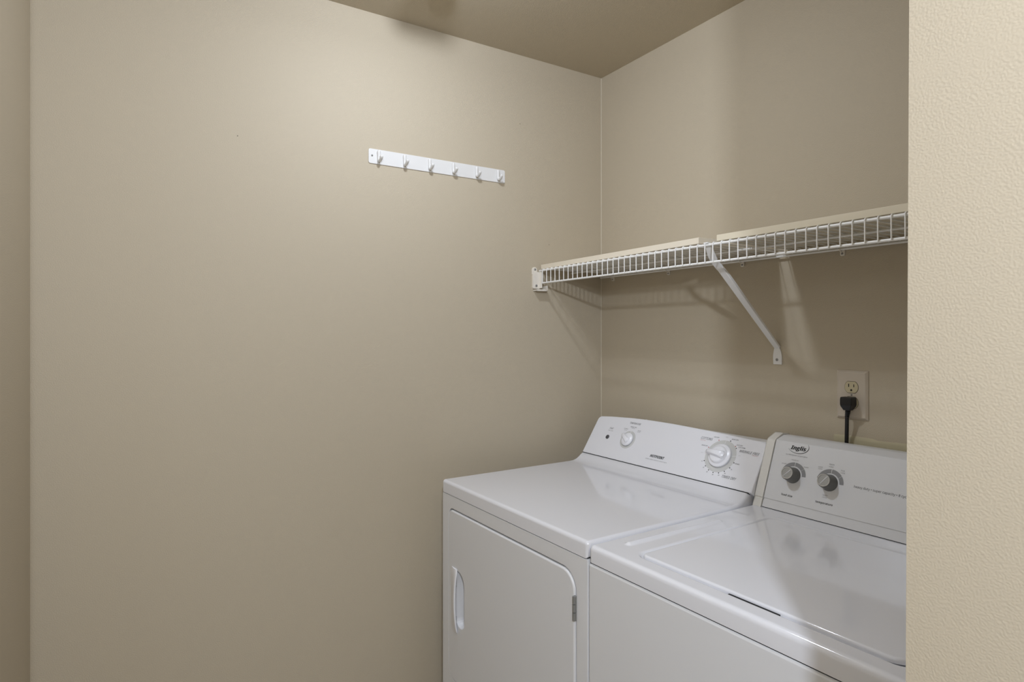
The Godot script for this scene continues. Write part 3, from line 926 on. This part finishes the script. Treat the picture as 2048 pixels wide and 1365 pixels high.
# ------------------------------------------------------------------ shelf
func wire_shelf() -> void:
	var x0 := 0.010
	var x1 := 1.548
	var t := thing("wire_shelf", "white vinyl-coated wire shelf with a lipped front across the back wall", "shelf", Vector3(0, 1.564, 0))
	var zf := 0.300
	var yt := 0.0452
	var rod := Mb.new()
	rod.tube([Vector3(x0, yt, zf), Vector3(x1, yt, zf)], 0.0034, 12)
	part("top_front_rod", rod, M.wire, t)
	rod = Mb.new()
	rod.tube([Vector3(x0 + 0.02, 0, zf), Vector3(x1, 0, zf)], 0.0032, 12)
	part("lower_front_rod", rod, M.wire, t)
	for q in [Vector2(0.012, yt - 0.0115), Vector2(0.155, yt - 0.0012)]:
		rod = Mb.new()
		rod.tube([Vector3(x0, q.y, q.x), Vector3(x1, q.y, q.x)], 0.0032, 10)
		part("cross_rod", rod, M.wire, t)
	# one bent wire: up the lip, over the front rod and back along the deck
	var wb := Mb.new()
	var path := [Vector3(0, -0.0015, zf + 0.0044), Vector3(0, yt - 0.002, zf + 0.0048)]
	for k in 6:
		var a := PI / 2 * (k + 0.5) / 6
		path.append(Vector3(0, yt + 0.0048 * sin(a), zf + 0.0048 * cos(a)))
	path.append(Vector3(0, yt + 0.0040, zf - 0.006))
	path.append(Vector3(0, yt + 0.0036, 0.012))
	path.append(Vector3(0, yt + 0.0010, 0.0078))
	path.append(Vector3(0, yt - 0.0130, 0.0072))
	wb.tube(path, 0.00155, 8)
	var wm := wb.mesh(50.0)
	var n := int((x1 - 0.0355) / 0.02535) + 1
	for k in n:
		shared("deck_wire", wm, M.wire, t, Transform3D(Basis(), Vector3(0.0355 + 0.02535 * k, 0, 0)))
	# boards laid on the deck
	board("shelf_board", "cream board laid on the left part of the wire shelf", 0.0102, 0.7412, 1.6155, 0.0165, 0.0022, M.board, 0.027)
	board("shelf_board", "longer cream board on the right part of the wire shelf, running behind the near wall", 0.7995, 1.549, 1.6168, 0.0160, -0.0012, M.board_right, 0.0)
	# end bracket on the left wall
	var eb := thing("end_bracket", "cream shelf end bracket screwed to the left wall", "bracket", Vector3(0, 1.5795, 0.31))
	var toX := Transform3D(Basis(Vector3(0, 0, -1), Vector3.UP, Vector3.RIGHT), Vector3.ZERO)   # plate x runs to -z, thickness to +x
	var p := Mb.new()
	p.plate(Mb.rrect(-0.0165, 0.0145, -0.036, 0.026, [0.005, 0.005, 0.002, 0.002], 3), 0, 0.009, 0.002, toX, 2)
	part("plate", p, M.bracket, eb)
	p = Mb.new()
	p.plate(Mb.rrect(-0.018, 0.004, 0.015, 0.0435, [0.004, 0.004, 0.0105, 0.0105], 5), 0, 0.004, 0.0015, toX, 2)
	part("ear", p, M.bracket, eb)
	p = Mb.new()
	p.plate(Mb.rrect(0.009, 0.0145, -0.034, 0.0265, [0.002, 0.002, 0.002, 0.002], 2), 0.004, 0.022, 0.002, toX, 2)
	part("flange", p, M.bracket, eb)
	p = Mb.new()
	p.plate(PackedVector2Array([Vector2(0.010, -0.0395), Vector2(0.030, -0.0365), Vector2(0.030, -0.0285), Vector2(0.034, -0.024), Vector2(0.034, -0.0405), Vector2(0.03, -0.0435), Vector2(-0.012, -0.0435), Vector2(-0.012, -0.0395)]), 0.001, 0.026, 0.001, toX, 1)
	part("cradle", p, M.bracket, eb)
	screw(eb, Vector3(0.0042, 0.0345, 0.006), Vector3.RIGHT, 0.0042)
	screw(eb, Vector3(0.0092, -0.025, 0.0035), Vector3.RIGHT, 0.0048)
	# diagonal brace from the front rod to the wall
	var br := thing("shelf_brace", "white diagonal brace from the front of the shelf down to the back wall", "bracket", Vector3(0.7712, 1.31, 0))
	var a := Vector3(-0.002, 0.254, 0.258)
	var b := Vector3(-0.0005, 0.030, 0.0045)
	var ax := (b - a).normalized()
	var up := Vector3.RIGHT.cross(ax).normalized()
	if up.y < 0: up = -up
	var rings := []
	for k in 9:
		var s := float(k) / 8.0
		var c := a.lerp(b, s)
		var hw := lerpf(0.0112, 0.0092, s)
		var dep := lerpf(0.0075, 0.005, s) * minf(1.0, 0.25 + s * 5.0)
		var e := PackedVector3Array()
		for w in [Vector2(-1, 0), Vector2(-1, 1), Vector2(-0.82, 1), Vector2(-0.78, 0.25), Vector2(0.78, 0.25), Vector2(0.82, 1), Vector2(1, 1), Vector2(1, 0), Vector2(0.86, -0.15), Vector2(-0.86, -0.15)]:
			e.append(c + Vector3.RIGHT * w.x * hw + up * w.y * dep)
		rings.append(e)
	var st := Mb.new()
	st.loft(rings)
	part("strut", st, M.brace, br, 25.0)
	# curved blade that hooks over the front rods
	var bl := Mb.new()
	rings = []
	var tp := [Vector3(0.002, 0.3045, 0.3050), Vector3(0.002, 0.3035, 0.2955), Vector3(0.002, 0.292, 0.291), Vector3(0.001, 0.280, 0.284), Vector3(-0.0005, 0.267, 0.274), Vector3(-0.002, 0.255, 0.260), Vector3(-0.002, 0.240, 0.243)]
	var wd := [0.0065, 0.0085, 0.0098, 0.0110, 0.0118, 0.0112, 0.0100]
	for k in tp.size():
		var dir: Vector3 = (tp[mini(k + 1, 6)] - tp[maxi(k - 1, 0)]).normalized()
		var nn := Vector3.RIGHT.cross(dir).normalized() * 0.0016
		rings.append(PackedVector3Array([tp[k] - Vector3.RIGHT * wd[k] - nn, tp[k] + Vector3.RIGHT * wd[k] - nn, tp[k] + Vector3.RIGHT * wd[k] + nn, tp[k] - Vector3.RIGHT * wd[k] + nn]))
	bl.loft(rings)
	part("hook_blade", bl, M.brace, br, 40.0)
	var ft := Mb.new()
	ft.plate(PackedVector2Array([Vector2(-0.0128, -0.0172), Vector2(0.0138, -0.0172), Vector2(0.0138, 0.004), Vector2(0.0118, 0.017), Vector2(0.0085, 0.026), Vector2(0.002, 0.034), Vector2(-0.009, 0.033), Vector2(-0.0118, 0.021), Vector2(-0.0138, 0.008), Vector2(-0.0138, -0.004)]), 0.0002, 0.0034, 0.0008, Transform3D(), 2)
	part("foot", ft, M.brace, br)
	screw(br, Vector3(-0.0010, -0.0040, 0.0034), Vector3.BACK, 0.0042)
	# clips that hold the back rod to the wall
	var where := [[0.072, "leftmost wall clip under the wire shelf, nearest the corner"], [0.3563, "wall clip under the wire shelf, left of the diagonal brace"], [0.6547, "wall clip under the wire shelf, just right of the brace top"], [0.9591, "wall clip under the wire shelf, nearest the right wall end"]]
	for k in where:
		var cl := thing("shelf_clip", k[1], "clip", Vector3(k[0], 1.5945, 0), 0.0, "clips holding the back of the wire shelf")
		p = Mb.new()
		p.plate(Mb.rrect(-0.006, 0.006, -0.013, 0.004, [0.003, 0.003, 0.002, 0.002], 3), 0.0002, 0.005, 0.001, Transform3D(), 2)
		part("clip_body", p, M.bracket, cl)
		p = Mb.new()
		var arc := []
		for j in 9:
			var aa := deg_to_rad(-200.0 + 25.0 * j)
			arc.append(Vector3(0, 0.003 + 0.0048 * sin(aa), 0.012 + 0.0048 * cos(aa)))
		p.tube(arc, 0.0016, 8, 1.0)
		part("clip_hook", p, M.bracket, cl)
		screw(cl, Vector3(0, -0.0075, 0.005), Vector3.BACK, 0.003)


func board(called: String, label: String, x0: float, x1: float, y: float, th: float, rise: float, mat: Material, skew: float) -> void:
	var t := thing(called, label, "board", Vector3(x0, y, 0.0), 0.0, "cream boards on the wire shelf")
	t.rotation.z = rise / (x1 - x0)
	var mb := Mb.new()
	var l := x1 - x0
	mb.plate(PackedVector2Array([Vector2(0, -0.294), Vector2(l, -0.294), Vector2(l + skew, -0.010), Vector2(0, -0.010)]), 0.0, th, 0.0010, Transform3D(Basis(Vector3.RIGHT, Vector3.FORWARD, Vector3.UP), Vector3.ZERO), 2, true)
	part("board", mb, mat, t)


func screw(parent: Node3D, at: Vector3, n: Vector3, r: float) -> void:
	var x := n.cross(Vector3.UP).normalized()
	var xf := Transform3D(Basis(x, n, x.cross(n)), at)
	var mb := Mb.new()
	mb.lathe([Vector2(r, -0.0005), Vector2(r, 0.0006), Vector2(r * 0.75, 0.0014), Vector2(r * 0.45, 0.0016), Vector2(r * 0.3, 0.0007), Vector2(0.0002, 0.0007)], 16, xf)
	part("screw", mb, M.screw, parent, 35.0).set_meta("label", "grey metal screw head")


# ------------------------------------------------------------------ hooks
func hook_rail() -> void:
	var t := thing("hook_rail", "white metal coat rail with six hooks on the left wall", "coat rail", Vector3(0, 1.9342, 0.691))
	var toX := Transform3D(Basis(Vector3(0, 0, -1), Vector3.UP, Vector3.RIGHT), Vector3.ZERO)
	var p := Mb.new()
	p.plate(Mb.rrect(-0.2475, 0.2475, -0.0228, 0.0232, [0.006, 0.006, 0.006, 0.006], 4), 0.0004, 0.0030, 0.0008, toX, 2)
	part("backplate", p, M.rail, t)
	var hb := Mb.new()
	var path := []
	var rad := []
	# stem down the plate, then a curl outwards and up to a rounded tip
	for q in [[0.0050, 0.0192, 0.0008], [0.0052, 0.0188, 0.0030], [0.0054, 0.0176, 0.0046], [0.0056, 0.0150, 0.0056], [0.0058, 0.0110, 0.0056], [0.0060, 0.0030, 0.0050], [0.0062, -0.0060, 0.0048], [0.0075, -0.0115, 0.0047], [0.0105, -0.0150, 0.0046], [0.0145, -0.0162, 0.0046], [0.0185, -0.0155, 0.0046], [0.0225, -0.0132, 0.0048], [0.0265, -0.0098, 0.0053], [0.0295, -0.0067, 0.0056], [0.0315, -0.0044, 0.0050], [0.0327, -0.0030, 0.0034], [0.0332, -0.0024, 0.0008]]:
		path.append(Vector3(q[0], q[1], 0))
		rad.append(q[2])
	hb.tapered(path, rad, 12)
	var hm := hb.mesh(60.0)
	for z in [0.9065, 0.8208, 0.7337, 0.6475, 0.5590, 0.4735]:
		shared("hook", hm, M.rail, t, Transform3D(Basis(), Vector3(0, 0.0012, z - 0.691)))
	screw(t, Vector3(0.0030, 0.0018, 0.2365), Vector3.RIGHT, 0.0030)


# ------------------------------------------------------------------ outlet, plug and the strip below
func outlet() -> void:
	var t := thing("wall_outlet", "beige wall plate with a double power socket above the washing machine", "power outlet", Vector3(0.9840, 1.2243, 0))
	var p := Mb.new()
	var o := PackedVector2Array([Vector2(-0.0397, -0.062), Vector2(0.0397, -0.062), Vector2(0.0397, 0.062), Vector2(-0.0397, 0.062)])
	p.loft([Mb.lift(o, 0.0002, Transform3D()), Mb.lift(o, 0.002, Transform3D()), Mb.lift(Mb.inset(o, 0.0045), 0.0060, Transform3D()), Mb.lift(Mb.inset(o, 0.006), 0.0066, Transform3D())])
	part("plate", p, M.plate, t, 20.0)
	for s in [1, -1]:
		var y: float = 0.0195 * s
		# rounded face with flat top and bottom
		var poly := PackedVector2Array()
		for a in [[-57.0, 57.0], [123.0, 237.0]]:
			poly.append_array(arc_pts(Vector2(0, 0), 0.0172, a[0], a[1], 10))
		var rim := Mb.new()
		rim.plate(Mb.inset(poly, -0.0008), 0.0060, 0.0068, 0.0002, Transform3D(Basis(), Vector3(0, y, 0)), 1)
		var fc := Mb.new()
		fc.plate(poly, 0.0060, 0.0078, 0.0006, Transform3D(Basis(), Vector3(0, y, 0)), 2)
		var socket := part("receptacle", fc, M.socket, t, 30.0)
		socket.set_meta("label", "yellowed socket face")
		part("recess", rim, M.gap, socket)
		for q in [[-0.0064, 0.0045, 0.0011, 0.0042], [0.0064, 0.0040, 0.0011, 0.0036]]:
			var sl := Mb.new()
			sl.plate(Mb.rrect(q[0] - q[2], q[0] + q[2], q[1] - q[3], q[1] + q[3], [0.0002, 0.0002, 0.0002, 0.0002], 1), 0.007, 0.00795, 0.0, Transform3D(Basis(), Vector3(0, y, 0)), 1)
			part("slot", sl, M.gap, socket)
		var g := Mb.new()
		g.plate(Mb.rrect(-0.0024, 0.0024, -0.0098, -0.0048, [0.0004, 0.0004, 0.0022, 0.0022], 4), 0.007, 0.00795, 0.0, Transform3D(Basis(), Vector3(0, y, 0)), 1)
		part("slot", g, M.gap, socket)
	screw(t, Vector3(0, 0, 0.0064), Vector3.BACK, 0.0024)
	# black angled plug and its cord
	var c := thing("power_cord", "black power cord with angled plug in the lower socket, running down behind the washing machine", "power cord", Vector3(0.9840, 1.2048, 0.0079))
	var body := Mb.new()
	var rings := []
	for q in [[0.0145, 0.0130, 0.0025, 0.024], [0.0135, 0.0143, 0.0012, 0.0258], [0.008, 0.0145, 0.0008, 0.027], [-0.004, 0.0145, 0.0008, 0.027], [-0.0085, 0.0135, 0.0015, 0.0265], [-0.015, 0.010, 0.004, 0.024], [-0.0185, 0.0082, 0.006, 0.0225]]:
		var ring := PackedVector3Array()
		for v2 in Mb.rrect(-q[1], q[1], q[2], q[3], [0.002, 0.002, 0.002, 0.002], 3):
			ring.append(Vector3(v2.x, q[0], v2.y))
		rings.append(ring)
	body.loft(rings)
	part("plug", body, M.black, c, 40.0)
	var rel := Mb.new()
	var pts := []
	var rad := []
	for k in 15:
		pts.append(Vector3(-0.0002 * k, -0.0175 - 0.0014 * k, 0.0142)); rad.append((0.0070 if k % 3 != 2 else 0.0056) - 0.00012 * k)
	rel.tapered(pts, rad, 14)
	part("strain_relief", rel, M.black, c, 30.0)
	var cord := Mb.new()
	var cv := Curve3D.new()
	cv.add_point(Vector3(-0.0028, -0.036, 0.0142), Vector3.ZERO, Vector3(0, -0.03, 0))
	cv.add_point(Vector3(-0.0085, -0.105, 0.006), Vector3(0.001, 0.03, 0.003), Vector3(-0.001, -0.03, -0.001))
	cv.add_point(Vector3(-0.010, -0.30, 0.002), Vector3(0, 0.06, 0), Vector3(0, -0.05, 0))
	cv.add_point(Vector3(-0.010, -0.62, 0.002), Vector3(0, 0.06, 0), Vector3.ZERO)
	var line := []
	for k in 41: line.append(cv.sample_baked(cv.get_baked_length() * k / 40.0))
	cord.tube(line, 0.0046, 12)
	part("cord", cord, M.black, c, 60.0)
	# box trim for the water supply behind the machine
	var b := thing("supply_box_trim", "pale olive cover strip on the wall behind the washing machine, below the outlet", "cover plate", Vector3(0.9346, 1.1185, 0))
	var poly := PackedVector2Array([Vector2(0, -0.20), Vector2(0.60, -0.20), Vector2(0.60, 0.0005), Vector2(0.20, 0.0008), Vector2(0.112, -0.0032), Vector2(0.098, 0.0), Vector2(0.03, 0.0004), Vector2(0.0, -0.0012)])
	var mb := Mb.new()
	mb.loft([Mb.lift(poly, 0.0003, Transform3D()), Mb.lift(poly, 0.0012, Transform3D()), Mb.lift(Mb.inset(poly, 0.007), 0.0030, Transform3D())])
	part("cover", mb, M.strip, b, 15.0)
